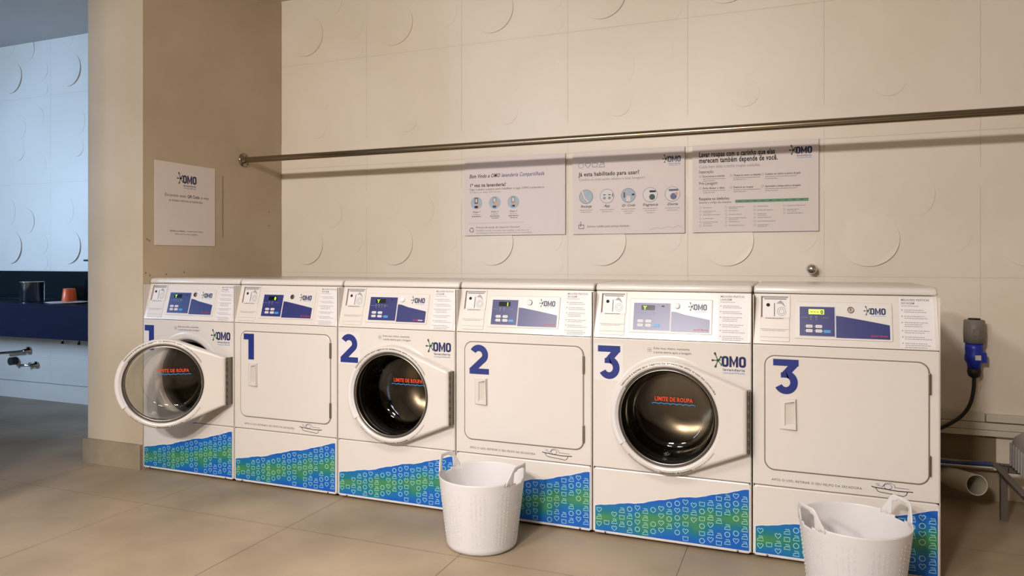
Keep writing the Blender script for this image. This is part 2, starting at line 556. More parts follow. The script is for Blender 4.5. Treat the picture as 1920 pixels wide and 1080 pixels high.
def icon(mb, kind, cx, cz, s, m, f, n):
    w_ = .13 * s
    if kind == 0:   # iron
        mb.ribbon([(cx - .5 * s, cz - .4 * s), (cx - .4 * s, cz - .1 * s), (cx - .12 * s, cz + .08 * s), (cx + .38 * s, cz + .08 * s), (cx + .5 * s, cz - .4 * s)], w_, m, f, n, True)
        mb.ribbon([(cx - .28 * s, cz + .38 * s), (cx + .3 * s, cz + .38 * s), (cx + .38 * s, cz + .1 * s)], w_, m, f, n)
    elif kind == 1:
        mb.ribbon(circ(cx, cz, .42 * s, 14), w_, m, f, n, True)
    elif kind == 2:
        pts = [(cx, cz - .45 * s), (cx + .42 * s, cz + .02 * s), (cx + .44 * s, cz + .28 * s), (cx + .22 * s, cz + .42 * s), (cx, cz + .24 * s),
               (cx - .22 * s, cz + .42 * s), (cx - .44 * s, cz + .28 * s), (cx - .42 * s, cz + .02 * s)]
        mb.ribbon(pts, w_, m, f, n, True)
    else:
        mb.ribbon([(cx - .44 * s, cz + .36 * s), (cx - .40 * s, cz - .34 * s), (cx + .40 * s, cz - .34 * s), (cx + .44 * s, cz + .36 * s), (cx + .2 * s, cz + .30 * s), (cx - .2 * s, cz + .30 * s)], w_, m, f, n, True)

# ------------------------------------------------------------------ machines
MW = 0.686
PITCH = 0.69
Z_K, Z_B, Z_C, Z_T = 0.311, 0.899, 1.107, 1.141
SL = (0.055) / (Z_C - Z_B)
def FC(a, b, n): return (a, (b - Z_B) * SL - n, b)
DCX, DCZ, DR = 0.340, 0.568, 0.247
HX = 0.678

MESH = {}
def part(name, key, fn, parent, loc=(0, 0, 0)):
    if key in MESH:
        o = bpy.data.objects.new(name, MESH[key]); col.objects.link(o); o.location = loc; o.parent = parent
        return o
    o = fn().build(name, parent, loc, key)
    MESH[key] = o.data
    return o

def kick_mb():
    mb = MB()
    mb.plate(.003, MW - .003, .014, Z_K - .002, .03, 0.0, M_WHITE, .014, .005)
    mb.box(.01, MW - .01, .03, .60, .02, Z_K, M_DARK)
    return mb

def wave_top(x):
    t = (x - .012) / .664
    b = .134 + .147 * (t ** 1.12)
    return b + .0028 * math.sin(t * 15) + .0018 * math.sin(t * 33 + 1) + .0016 * abs(math.sin(t * 47))

def graphic_mb():
    mb = MB()
    n = 60
    top = [(.012 + .664 * k / n, wave_top(.012 + .664 * k / n)) for k in range(n + 1)]
    poly = [(.012, .027), (.676, .027)] + top[::-1]
    mb.poly([(.0075, .023), (.6805, .023)] + [(a if 0 < i < n else (.6805 if i == 0 else .0075), b + .005) for i, (a, b) in enumerate(top[::-1])], M_STICK, F0, .0006)
    mb.poly(poly, M_PAT, F0, .0011)
    rng = random.Random(4)
    s = .0250; nx = 19
    rowh = .0315
    for c in range(nx):
        cx = .030 + c * .0349
        for r_ in range(-1, 11):
            grp = c // 3
            cz = .041 + r_ * rowh + ((c // 3 * 11 + (c % 3)) * .0095) % rowh - .016
            if cz - s / 2 < .0285 or cz + s / 2 > wave_top(cx - .01) - .002: continue
            if rng.random() < .09: continue
            kind = (c + (r_ * 2)) % 4 if (r_ + grp) % 2 else (0, 1, 2)[c % 3]
            icon(mb, kind, cx, cz, s, M_PATL, F0, .0015)
    return mb

def screw_mb():
    return MB().lathe([(.0002, -.004), (.004, -.003), (.005, 0)], M_HINGE, axis='y', n=12, caps=True)

def radial(poly_pts, cx, cz, a):
    """distance from (cx,cz) to the convex outline poly_pts in direction a"""
    dx, dz = math.cos(a), math.sin(a); best = None
    for i in range(len(poly_pts)):
        p, q = poly_pts[i], poly_pts[(i + 1) % len(poly_pts)]
        ex, ez = q[0] - p[0], q[1] - p[1]
        det = dx * (-ez) + dz * ex
        if abs(det) < 1e-12: continue
        rx, rz = p[0] - cx, p[1] - cz
        t = (rx * (-ez) + rz * ex) / det
        u = (dx * rz - dz * rx) / det
        if t > 0 and -1e-6 <= u <= 1 + 1e-6 and (best is None or t > best): best = t
    return best

def body_mb(washer):
    mb = MB()
    # side, back and top sheets
    mb.box(.001, .004, .004, .70, .02, Z_C - .004, M_WHITE)
    mb.box(MW - .004, MW - .001, .004, .70, .02, Z_C - .004, M_WHITE)
    mb.box(.001, MW - .001, .697, .70, .02, Z_C - .004, M_WHITE)
    x0, x1, z0, z1 = .003, MW - .003, Z_K + .001, Z_B - .002
    if washer:
        rect = rrect(x0, x1, z0, z1, .004, 2)
        angs = sorted(set([round(2 * PI * k / 96, 6) for k in range(96)] + [round(math.atan2(z - DCZ, x - DCX) % (2 * PI), 6) for x, z in ((x0, z0), (x1, z0), (x1, z1), (x0, z1))]))
        def ring(fn, y): return [(DCX + fn(a) * math.cos(a), y, DCZ + fn(a) * math.sin(a)) for a in angs]
        ro = lambda ins: (lambda a: radial([(x0 + ins, z0 + ins), (x1 - ins, z0 + ins), (x1 - ins, z1 - ins), (x0 + ins, z1 - ins)], DCX, DCZ, a))
        mb.loft([ring(ro(0), .03), ring(ro(0), .004), ring(ro(.001), .001), ring(ro(.004), 0),
                 ring(lambda a: .262, 0)], M_WHITE, False, False)
        # raised ring round the port
        mb.loft([ring(lambda a: .262, 0), ring(lambda a: .258, -.0015), ring(lambda a: .232, -.0015), ring(lambda a: .222, .004), ring(lambda a: .215, .02), ring(lambda a: .213, .05)], M_WHITE, False, False, True)
    else:
        mb.plate(x0, x1, z0, z1, .03, 0, M_WHITE, .006, .004)
        # recessed joint round the door
        out = rrect(.046, .650, .377, .855, .042, 10); inn = rrect(.0505, .6455, .3815, .8505, .038, 10); N = len(out)
        mb.add([F0(*p, .0004) for p in out] + [F0(*p, .0004) for p in inn], [(i, (i + 1) % N, N + (i + 1) % N, N + i) for i in range(N)], M_SEAM)
    return mb

def console_mb():
    mb = MB()
    sec = [(0, Z_B + .001), (SL * (Z_C - Z_B), Z_C - .001), (.69, Z_C - .001), (.69, Z_B + .001)]
    def ring(x, ins):
        return [(x, sec[0][0] + ins, sec[0][1] + ins), (x, sec[1][0] + ins, sec[1][1] - ins), (x, sec[2][0] - ins, sec[2][1] - ins), (x, sec[3][0] - ins, sec[3][1] + ins)]
    mb.loft([ring(.003, .004), ring(.0045, .001), ring(.007, 0), ring(MW - .007, 0), ring(MW - .0045, .001), ring(MW - .003, .004)], M_WHITE)
    return mb

def lid_mb():
    mb = MB()
    def ring(x, i):
        return [(x, .052 + i, Z_C + .002 + i * .3), (x, .049 + i, Z_C + .008 + i * .3), (x, .051 + i, Z_T - .013 - i), (x, .057 + i, Z_T - .005 - i), (x, .070 + i, Z_T - i),
                (x, .700, Z_T - i), (x, .700, Z_C + .002)]
    mb.loft([ring(.002, .008), ring(.003, .004), ring(.006, .001), ring(.012, 0), ring(MW - .012, 0), ring(MW - .006, .001), ring(MW - .003, .004), ring(MW - .002, .008)], M_WHITE, smooth=True)
    return mb

def coin_mb():
    mb = MB()
    def g(a, b, y): return FC(a, b, -y)
    out = rrect(.026, .146, .905, 1.102, .004, 3); inn = rrect(.032, .140, 1.012, 1.096, .003, 3); N = len(out)
    # frame round the recess
    for a0, a1, b0, b1 in ((.026, .146, 1.096, 1.102), (.026, .032, 1.008, 1.096), (.140, .146, 1.008, 1.096)):
        mb.loft([[FC(a0, b0, 0), FC(a1, b0, 0), FC(a1, b1, 0), FC(a0, b1, 0)], [FC(a0, b0, .004), FC(a1, b0, .004), FC(a1, b1, .004), FC(a0, b1, .004)]], M_WHITE2)
    mb.rect(.032, .140, 1.010, 1.096, M_GLOSSP, FC, .0006)
    mb.rect(.032, .038, 1.010, 1.096, M_SEAM, FC, .0009)
    mb.rect(.036, .138, 1.089, 1.095, M_GREY, FC, .0009)
    mb.rect(.044, .132, 1.083, 1.0865, M_GREYD, FC, .0009)
    mb.rect(.042, .085, 1.014, 1.072, M_STICK, FC, .0010)
    mb.rect(.083, .0865, 1.014, 1.068, M_GREYD, FC, .0011)
    mb.poly(circ(.060, 1.060, .0075, 14), M_DARK, FC, .0018)
    mb.ribbon(circ(.113, 1.034, .017, 18), .002, M_GREY, FC, .0010, True)
    mb.ribbon(circ(.113, 1.034, .010, 14), .002, M_GREY, FC, .0010, True)
    mb.poly([(.092, 1.066), (.112, 1.066), (.130, 1.050), (.118, 1.072), (.108, 1.080)], M_GREY, FC, .0010)
    lines(mb, .05, 1.004, .07, .005, M_GREYD, FC, .0045)
    # removable lower cover
    mb.plate(.028, .144, .912, 1.007, 0, -.0035, M_WHITE2, .004, .0015, g)
    mb.rect(.030, .142, .960, .9618, M_GREY, FC, .0040)
    lines(mb, .036, .954, .09, .004, M_GREY, FC, .0040, 3)
    mb.rect(.030, .142, .928, .9292, M_GREY, FC, .0040)
    return mb

def panel_mb(washer, variant):
    mb = MB()
    def g(a, b, y): return FC(a, b, -y)
    mb.plate(.163, .524, .927, 1.076, 0, -.004, M_WHITE2, .006, .002, g)
    mb.rect(.170, .518, .933, 1.071, M_GLOSSP, FC, .0045)
    # dark wedge right of the module
    xl = .349 if washer else .320
    mb.poly([(xl, .935), (.514, .935), (.514, .990), (.50, .993), (.45, 1.002), (.41, 1.009), (xl + .02, 1.0205), (xl, 1.022)], M_BLUEP, FC, .0050)
    # electronics module
    mb.plate(.180, xl - .002, .937, 1.059, -.004, -.0065, M_STICK, .002, .001, g)
    mb.rect(.183, xl - .005, .9395, 1.0565, M_BLUEP, FC, .0070)
    xs = (.202, .238) if washer else (.207, .243)
    for r_ in range(2):
        for c in range(2):
            x, z = xs[c], .972 - r_ * .018
            mb.plate(x, x + .025, z, z + .012, -.007, -.0085, M_STICK, .003, .0006, g)
            mb.rect(x + .004, x + .021, z + .005, z + .007, M_GREY, FC, .0088)
            mb.poly(circ(x - .004, z + .006, .0013, 8), M_STICK, FC, .0075)
    mb.plate(.274, .300, .953, .965, -.007, -.0085, M_LBLUE, .003, .0006, g)
    mb.poly(circ(.271, .959, .0013, 8), M_STICK, FC, .0075)
    for k in range(4 if washer else 2):
        x = .222 + k * .017 if washer else .226 + k * .02
        mb.ribbon(circ(x, 1.016, .0035, 8), .0015, M_GREY, FC, .0075, True)
        mb.rect(x - .0025, x + .0025, 1.005, 1.0075, M_GREY, FC, .0075)
    mb.rect(.188, .212, 1.0125, 1.0135, M_GREY, FC, .0075); mb.rect(.268, .292, 1.0125, 1.0135, M_GREY, FC, .0075)
    if washer: mb.rect(.306, .318, 1.042, 1.046, M_DARK, FC, .0075)
    omo(mb, .445, 1.030, .026, FC, .0050, False)
    lines(mb, .450, 1.024, .05, .003, M_LBLUE, FC, .0050)
    mb.text('Speed Queen', .445, .944, .0105, M_RED, FC, .0055, 0.01, shear=.2)
    if variant == 2 and washer: mb.rect(.475, .50, .944, .948, M_STICK, FC, .0057)
    return mb

def display_mb(kind):
    mb = MB()
    def g(a, b, y): return FC(a, b, -y)
    mb.plate(.217, .276, 1.026, 1.047, -.0069, -.008, M_LCD if kind == 'lit' else M_BLACKG, .002, .0005, g)
    if kind == 'Y':
        mb.text('Y', .226, 1.0285, .022, M_LED, FC, .0085, 0.03)
    elif kind == 'lit':
        mb.text('0', .262, 1.0285, .021, M_BLACKG, FC, .0085, 0.02)
        for k in range(3): mb.rect(.224 + k * .012, .232 + k * .012, 1.035, 1.037, M_BLACKG, FC, .0085)
    else:
        mb.text(kind, .257, 1.0285, .022, M_LED, FC, .0085, 0.04)
    return mb

def lock_mb(kind):
    mb = MB()
    cx, cz = .374, 1.047
    if kind == 'ball':
        rings = []
        for r_, n in ((.0125, .005), (.0125, .008), (.011, .013), (.007, .016), (.001, .017)):
            rings.append([FC(a, b, n) for a, b in circ(cx, cz, r_, 24)])
        mb.loft(rings, M_BALL, False, True, True)
    else:
        mm = M_STEEL if kind == 'lock' else M_HINGE
        rings = [[FC(a, b, n) for a, b in circ(cx, cz, r_, 24)] for r_, n in ((.0125, .005), (.0125, .008), (.010, .010), (.0085, .010), (.0085, .007), (.001, .007))]
        mb.loft(rings, mm, False, True, False)
        mb.rect(cx - .0012, cx + .0012, cz - .005, cz + .005, M_DARK, FC, .0075)
        if kind == 'dark':
            mb.ribbon(circ(cx, cz, .0075, 14), .004, M_DARK, FC, .0077, True)
            mb.poly(circ(cx - .002, cz - .001, .0025, 8), M_RED, FC, .0079)
    return mb

def notice_mb(washer):
    mb = MB()
    mb.rect(.548, .670, .906, 1.100, M_STICK, FC, .0008)
    mb.text('MELHORES PRÁTICAS', .556, 1.087, .0115, M_GREYD, FC, .0012, .01, width=.098)
    mb.text('LAVAGEM' if washer else 'SECAGEM', .556, 1.074, .0115, M_GREYD, FC, .0012, .01, width=.046)
    lines(mb, .556, 1.066, .06, .004, M_GREY, FC, .0012)
    z = 1.050; rng = random.Random(3)
    for k in range(6):
        mb.poly(circ(.558, z + .001, .0028, 8), M_GREY, FC, .0012)
        for q in range(2 + (k % 3 == 2)):
            lines(mb, .566, z, rng.uniform(.06, .092), .0045, M_GREY, FC, .0012, k * 3 + q)
            z -= .0075
        z -= .009
    return mb

def num_mb(d, washer):
    mb = MB()
    hb = .149 if washer else .142
    if washer:
        mb.rect(.008, .140 if d > 1 else .095, .705, .872, M_STICK, F0, .0004)
        digit(mb, d, .014 if d > 1 else .015, .714, hb, F0, .0010)
    else:
        def f(a, b, n): return (a, -.0055 - n, b)
        digit(mb, d, .071 if d > 1 else .074, .698, hb, f, .0012)
    return mb

def logo_mb():
    mb = MB(); omo(mb, .565, .795, .046, F0, .0008); return mb

def remind_mb():
    mb = MB()
    for k in range(4):
        a = 90 * k + 45
        cx, cz = .2585 + .006 * math.cos(R(a)), .853 + .006 * math.sin(R(a))
        mb.ribbon(circ(cx, cz, .0048, 10), .0013, M_GREY, F0, .0008, True)
    mb.text('Evite mau cheiro, mantenha', .276, .8565, .0145, M_GREYD, F0, .0008, width=.155)
    mb.text('a porta aberta após a lavagem', .276, .8395, .0145, M_GREYD, F0, .0008, width=.162)
    return mb

DOOR_HULL = None
def door_hull():
    global DOOR_HULL
    if DOOR_HULL: return DOOR_HULL
    P1, P2 = (HX - .006, .706), (HX - .006, .441)
    pts = []
    for P, sgn in ((P1, 1), (P2, -1)):
        d = math.hypot(P[0] - DCX, P[1] - DCZ); a = math.atan2(P[1] - DCZ, P[0] - DCX); b = math.acos(DR / d)
        pts.append(a + sgn * b)
    t1, t2 = pts[0], pts[1]
    n = 90; hull = []
    for k in range(n + 1):
        a = t1 + (t2 + 2 * PI - t1) * k / n
        hull.append((DCX + DR * math.cos(a), DCZ + DR * math.sin(a)))
    hull += [P2, P1]
    DOOR_HULL = hull
    return hull

def door_mb():
    """door shell, origin on the hinge axis (HX, 0, 0)"""
    mb = MB(); hull = door_hull()
    N = 144
    corner = [round(math.atan2(z - DCZ, x - DCX) % (2 * PI), 5) for x, z in ((HX - .006, .706), (HX - .006, .441))]
    angs = sorted(set([round(2 * PI * k / N, 5) for k in range(N)] + corner))
    def P(a, r_, y): return (DCX + r_ * math.cos(a) - HX, y, DCZ + r_ * math.sin(a))
    def ring(ins, y): return [P(a, radial(hull, DCX, DCZ, a) - ins, y) for a in angs]
    def cr(r_, y): return [P(a, r_, y) for a in angs]
    mb.loft([cr(.218, -.006), ring(.004, -.006), ring(0, -.010), ring(0, -.026)], M_WHITE, False, False)
    mb.loft([ring(0, -.026), ring(.001, -.034), ring(.004, -.040), ring(.010, -.0445), ring(.018, -.046)], M_WHITE, False, False, True)
    mb.loft([ring(.018, -.046), cr(.2262, -.047)], M_WHITE, False, False)
    mb.loft([cr(.2262, -.047), cr(.2215, -.0455), cr(.2165, -.041), cr(.2140, -.034), cr(.2135, -.006)], M_WHITE, False, False, True)
    mb.loft([cr(.2135, -.006), cr(.218, -.006)], M_WHITE, False, False)
    # ribs of the back of the door are flat; printed rings of text
    def bent(txt, rad, a_mid, size, bold, inv, span):
        vs, fs, wd = text_mesh(txt, bold, 0)
        out = []
        for a, b in vs:
            t = (a / wd - .5) * span
            if not inv:
                ang = R(a_mid - t); rr = rad + b * size
            else:
                ang = R(a_mid + t); rr = rad - b * size
            out.append(P(ang, rr, -.0476))
        mb.add(out, fs, M_GREYD if not bold else M_INK)
    bent('VERIFIQUE E RETIRE SEUS OBJETOS DA BORRACHA APÓS O USO DA LAVADORA', .2305, 88, .0096, .016, False, 118)
    bent('Evite odor e vazamentos: a', .2405, 243, .0098, 0, True, 34)
    bent('higienização da borracha', .2405, 280, .0108, .02, True, 34)
    bent('sempre que possível', .2405, 313, .0098, 0, True, 26)
    return mb

def grip_mb():
    mb = MB(); n = 20
    a0, a1 = R(147), R(213)
    def P(a, r_, y): return (DCX + r_ * math.cos(a) - HX, y, DCZ + r_ * math.sin(a))
    rings = []
    for k in range(n + 1):
        a = a0 + (a1 - a0) * k / n
        rings.append([P(a, .2475, -.030), P(a, .2465, -.046), P(a, .240, -.0515), P(a, .226, -.0505), P(a, .213, -.040), P(a, .213, -.030)])
    mb.loft(rings, M_STICK)
    return mb

def rim_mb():
    """dark rubber seat and bright ring that hold the glass"""
    mb = MB()
    c = (DCX - HX, 0, DCZ)
    mb.lathe([(.2135, -.040), (.211, -.043), (.2075, -.040), (.205, -.030), (.2045, -.006), (.2125, -.004)], M_RUB, c, 'y', 96)
    mb.lathe([(.2060, -.036), (.2035, -.038), (.2015, -.034), (.2015, -.020), (.2055, -.016)], M_STEEL, c, 'y', 96)
    return mb

def bowl_mb():
    mb = MB(); c = (DCX - HX, 0, DCZ)
    mb.lathe([(.203, -.030), (.200, -.022), (.194, .000), (.190, .020), (.188, .055), (.183, .090), (.180, .118), (.173, .132)], M_GLASS, c, 'y', 96)
    mb.lathe([(.196, -.022), (.188, .000), (.184, .055), (.176, .095), (.171, .120), (.165, .130)], M_GLASS, c, 'y', 96)
    mb.lathe([(.173, .132), (.163, .140), (.140, .145), (.100, .149), (.05, .151), (.0005, .152)], M_GLASSD, c, 'y', 96)
    return mb

def limit_mb():
    mb = MB()
    ox = DCX - HX
    def f(a, b, n): return (ox + a, .143 - n, DCZ + b)
    mb.text('LIMITE DE ROUPA', 0, .036, .027, M_ORANGE, f, 0, .03, 'CENTER', width=.172)
    pts = [(-.098 + .196 * k / 60, .022 + .0042 * abs(math.sin(PI * 7 * k / 60))) for k in range(61)]
    mb.ribbon(pts, .004, M_LBLUE, f, 0)
    return mb

def hinge_mb():
    mb = MB()
    mb.box(HX - .005, HX + .003, -.038, -.0005, .4425, .7045, M_HINGE)
    n = 14
    for k in range(n):
        z0_ = .443 + .2615 * k / n
        mb.lathe([(.0005, z0_), (.0042, z0_), (.0042, z0_ + .0165), (.0005, z0_ + .0165)], M_HINGE if k % 2 else M_RUB, (HX - .001, -.041, 0), 'z', 12, False)
    return mb

def gasket_mb():
    mb = MB()
    mb.lathe([(.213, .045), (.216, .030), (.212, .022), (.204, .026), (.200, .040), (.196, .055), (.205, .075), (.212, .09)], M_RUB, (DCX, 0, DCZ), 'y', 72)
    return mb

def drum_mb():
    mb = MB(); c = (DCX, 0, DCZ)
    mb.lathe([(.205, .085), (.235, .095), (.262, .12), (.262, .46), (.250, .49), (.12, .515), (.0005, .52)], M_DRUM, c, 'y', 72)
    for k in range(3):     # lifters
        a = R(-60 + 120 * k)
        def P(da, r_, y): return (DCX + r_ * math.cos(a + da), y, DCZ + r_ * math.sin(a + da))
        mb.loft([[P(-.13, .262, .13), P(-.05, .225, .15), P(.05, .225, .15), P(.13, .262, .13)],
                 [P(-.13, .262, .46), P(-.05, .225, .44), P(.05, .225, .44), P(.13, .262, .46)]], M_DRUM)
    for j in range(7):     # rows of drain holes
        for k in range(40):
            a = 2 * PI * k / 40; y = .15 + j * .045; r_ = .2612; e = .0035
            mb.add([(DCX + r_ * math.cos(a + s / r_), y + t, DCZ + r_ * math.sin(a + s / r_)) for s, t in ((-e, -e), (e, -e), (e, e), (-e, e))], [(0, 1, 2, 3)], M_DARK)
    mb.lathe([(.268, .06), (.275, .10), (.275, .53), (.0005, .535)], M_TUB, c, 'y', 48)
    mb.lathe([(.216, .05), (.268, .06)], M_TUB, c, 'y', 48)
    return mb

def dryer_door_mb():
    mb = MB()
    mb.plate(.0505, .6455, .3815, .8505, .002, -.0055, M_WHITE, .038, .004)
    return mb

def dhandle_mb():
    mb = MB()
    Y0 = -.0055
    x0, x1, z0, z1 = .104, .172, .551, .680
    xi0, xi1, zi0, zi1 = .126, .163, .566, .672
    A = [(x0, Y0, z0), (x1, Y0, z0), (x1, Y0, z1), (x0, Y0, z1)]
    B = [(x0 + .006, Y0 - .004, z0 + .004), (x1 - .003, Y0 - .015, z0 + .004), (x1 - .006, Y0 - .015, z1 - .004), (x0 + .006, Y0 - .004, z1 - .004)]
    C = [(xi0, Y0 - .0065, zi0), (xi1, Y0 - .0145, zi0 + .006), (xi1, Y0 - .0145, zi1 - .002), (xi0, Y0 - .0065, zi1 - .012)]
    D = [(xi0 + .003, Y0 + .0002 - .0008, zi0 + .004), (xi1 - .002, Y0 - .0008, zi0 + .008), (xi1 - .002, Y0 - .0008, zi1 - .006), (xi0 + .003, Y0 - .0008, zi1 - .014)]
    mb.loft([A, B, C, D], M_WHITE2, False, False)
    mb.add(D, [(0, 1, 2, 3)], mat('handle_recess_shade', (196, 188, 180), .5))  # recess floor darker than the handle: its shade is in the colour
    return mb

def dhinge_mb(z0, z1):
    return MB().plate(.6440, .6530, z0, z1, -.001, -.010, M_HINGE, .003, .002)

def lint_mb():
    mb = MB()
    mb.text('APÓS O USO, RETIRAR O SEU FELPO DA SECADORA', .075, .335, .0135, M_GREYD, F0, .0008, .004, width=.338)
    f = F0; n = .0009
    # little sketch of a lint tray
    mb.ribbon([(.447, .354), (.455, .351), (.54, .344), (.592, .346)], .0035, M_INK, f, n)
    mb.ribbon([(.462, .349), (.470, .336), (.478, .334), (.56, .326), (.569, .333), (.573, .343)], .0025, M_INK, f, n)
    mb.ribbon(arc(.505, .358, .014, 200, 560, 20, .010), .0016, M_BLUEP, f, n)
    mb.ribbon([(.482, .352), (.497, .371), (.515, .373), (.528, .366), (.53, .355)], .0016, M_BLUEP, f, n)
    mb.ribbon([(.462, .366), (.476, .364), (.466, .360), (.480, .357)], .0016, M_BLUEP, f, n)
    mb.ribbon([(.53, .357), (.58, .356)], .0016, M_BLUEP, f, n)
    return mb

def foot_mb():
    return MB().lathe([(.0005, 0), (.022, 0), (.022, .008), (.010, .010), (.010, .022), (.0005, .022)], M_RUBD, (0, 0, 0), 'z', 16, False)

def machine(k, washer, d, disp, lock, label, open_deg=0):
    root = empty('washing_machine' if washer else 'tumble_dryer', (k * PITCH, 0, 0))
    tag(root, label, 'washing machine' if washer else 'tumble dryer', 'washers and dryers in a row' )
    kp = part('kick_panel', 'kick', kick_mb, root)
    part('kick_panel_graphic', 'graphic', graphic_mb, kp)['label'] = 'blue and green laundry icon print'
    for sx in (.058, .630): part('screw', 'screw', screw_mb, kp, (sx, 0, .018 + .0025))
    part('cabinet', 'body%d' % washer, lambda: body_mb(washer), root)
    part('console', 'console', console_mb, root)
    part('lid', 'lid', lid_mb, root)
    part('coin_slot', 'coin', coin_mb, root)
    cp = part('control_panel', 'panel%d%d' % (washer, d), lambda: panel_mb(washer, d), root)
    part('display', 'disp' + disp, lambda: display_mb(disp), cp)
    part('lock', 'lock' + lock, lambda: lock_mb(lock), cp)
    part('notice_sticker', 'notice%d' % washer, lambda: notice_mb(washer), root)
    for fx_ in (.05, MW - .05):
        for fy_ in (.06, .64): part('foot', 'foot', foot_mb, root, (fx_, fy_, 0))
    if washer:
        part('number_sticker', 'numw%d' % d, lambda: num_mb(d, True), root)
        part('logo_sticker', 'logo', logo_mb, root)
        part('reminder_sticker', 'remind', remind_mb, root)
        part('gasket', 'gasket', gasket_mb, root)
        part('drum', 'drum', drum_mb, root)
        part('hinge', 'hinge', hinge_mb, root)
        dr = part('door', 'door', door_mb, root, (HX, 0, 0))
        part('door_grip', 'grip', grip_mb, dr)
        part('glass_seat', 'rim', rim_mb, dr)
        part('glass_bowl', 'bowl', bowl_mb, dr)
        part('fill_limit_sticker', 'limit', limit_mb, dr)['label'] = 'orange fill limit text over a blue wavy line'
        if open_deg:
            # turn about the hinge pin at the front edge of the door
            pin = Vector((HX, -.04, 0)); rot = Matrix.Rotation(R(open_deg), 4, 'Z')
            dr.matrix_local = Matrix.Translation(pin) @ rot @ Matrix.Translation(-Vector((0, -.04, 0)))
    else:
        dd = part('door', 'ddoor', dryer_door_mb, root)
        part('handle', 'dhandle', dhandle_mb, dd)
        part('number_sticker', 'numd%d' % d, lambda: num_mb(d, False), dd)
        part('hinge', 'dh1', lambda: dhinge_mb(.730, .812), root)
        part('hinge', 'dh2', lambda: dhinge_mb(.415, .495), root)
        part('lint_sticker', 'lint', lint_mb, root)
    return root

machine(0, True, 1, 'Y', 'dark', 'white front-loading washer numbered 1 with its round door swung open, beside the partition', 30)
machine(1, False, 1, '0', 'dark', 'white tumble dryer numbered 1 with a square door, between washers 1 and 2')
machine(2, True, 2, 'Y', 'ball', 'white front-loading washer numbered 2 with its round glass door closed')
machine(3, False, 2, '1', 'lock', 'white tumble dryer numbered 2, behind the middle laundry basket')
machine(4, True, 3, 'Y', 'ball', 'white front-loading washer numbered 3 with its round glass door closed')
machine(5, False, 3, 'lit', 'lock', 'white tumble dryer numbered 3 at the right end of the row')

# ------------------------------------------------------------------ baskets
def basket(loc, rot, label):
    nth, nz = 144, 46
    def hh(d):     # d = angular distance to handle centre, degrees
        t = max(0, min(1, (27 - d) / 15)); return .310 + .066 * (t * t * (3 - 2 * t))
    def radius(z):
        if z < .03: return .138 + .018 * math.sqrt(max(0, 1 - ((.03 - z) / .03) ** 2))
        return .156 + .034 * (z - .03) / .285
    vs = []; keep = []; idx = {}
    def P(i, j):
        a = 360 * i / nth
        d = min(abs(a), abs(a - 180), abs(a - 360)); H = hh(d)
        z = H * j / nz; r_ = radius(z)
        return (r_ * math.cos(R(a)), r_ * math.sin(R(a)), z), d
    verts = []; faces = []; lab = []
    for j in range(nz + 1):
        for i in range(nth): verts.append(P(i, j)[0])
    body = MB(); hnd = [MB(), MB()]
    fb = []; fh = [[], []]
    for j in range(nz):
        for i in range(nth):
            i2 = (i + 1) % nth
            q = (j * nth + i, j * nth + i2, (j + 1) * nth + i2, (j + 1) * nth + i)
            a = 360 * (i + .5) / nth
            d = min(abs(a), abs(a - 180), abs(a - 360))
            z = sum(verts[k][2] for k in q) / 4
            e = (d / 13.5) ** 2.4 + (abs(z - .326) / .033) ** 2.4
            if e < 1: continue
            if z > .300 and d < 24:
                fh[0 if 90 < a < 270 else 1].append(q)
            else: fb.append(q)
    # floor of the basket
    root = empty('laundry_basket', loc, rot)
    tag(root, label, 'basket', 'white plastic baskets on the floor')
    def sub(faces_, extra=None):
        used = sorted({k for f in faces_ for k in f}); mp = {k: n for n, k in enumerate(used)}
        m_ = MB(); m_.add([verts[k] for k in used], [tuple(mp[k] for k in f) for f in faces_], M_BASKET, True)
        return m_
    b = sub(fb)
    cen = []
    for r_ in (.10, .05):
        cen.append([(r_ * math.cos(2 * PI * i / nth), r_ * math.sin(2 * PI * i / nth), .002) for i in range(nth)])
    b.loft([[verts[i] for i in range(nth)]] + cen, M_BASKET, False, True, True)
    # moulded dots in columns
    rng = random.Random(5)
    for c in range(60):
        a = 2 * PI * c / 60
        if c % 6 > 3: continue
        for j in range(16):
            z = .045 + j * .0145 + (c % 2) * .007
            r_ = radius(z) + .0001; s_ = .0028
            if rng.random() < .12: continue
            ring = []
            for q in range(8):
                t = 2 * PI * q / 8
                ring.append((r_ * math.cos(a + s_ * math.cos(t) / r_), r_ * math.sin(a + s_ * math.cos(t) / r_), z + s_ * 1.3 * math.sin(t)))
            top = [((p[0]) * (1 + .0009 / r_), (p[1]) * (1 + .0009 / r_), p[2]) for p in ring]
            b.loft([ring, top], M_BASKET, False, True)
    o = b.build('tub', root)
    objs = [o]
    for k in range(2):
        objs.append(sub(fh[k]).build('handle', root))
    for o in objs[1:]:
        s = o.modifiers.new('solid', 'SOLIDIFY'); s.thickness = .006; s.offset = 0
        u = o.modifiers.new('sub', 'SUBSURF'); u.levels = 1; u.render_levels = 1
    s = objs[0].modifiers.new('solid', 'SOLIDIFY'); s.thickness = .0022; s.offset = -1
    rim = MB()
    return root
basket((2.332, -.275, 0), R(-9), 'white translucent basket on the floor in front of washer 2 and dryer 2')
basket((3.816, -.290, 0), R(32), 'white translucent basket in the foreground before the rightmost dryer, cut by the frame')

# ------------------------------------------------------------------ posters
def FW(x0, z0):
    return lambda a, b, n: (x0 + a, WY - .016 - n, z0 + b)

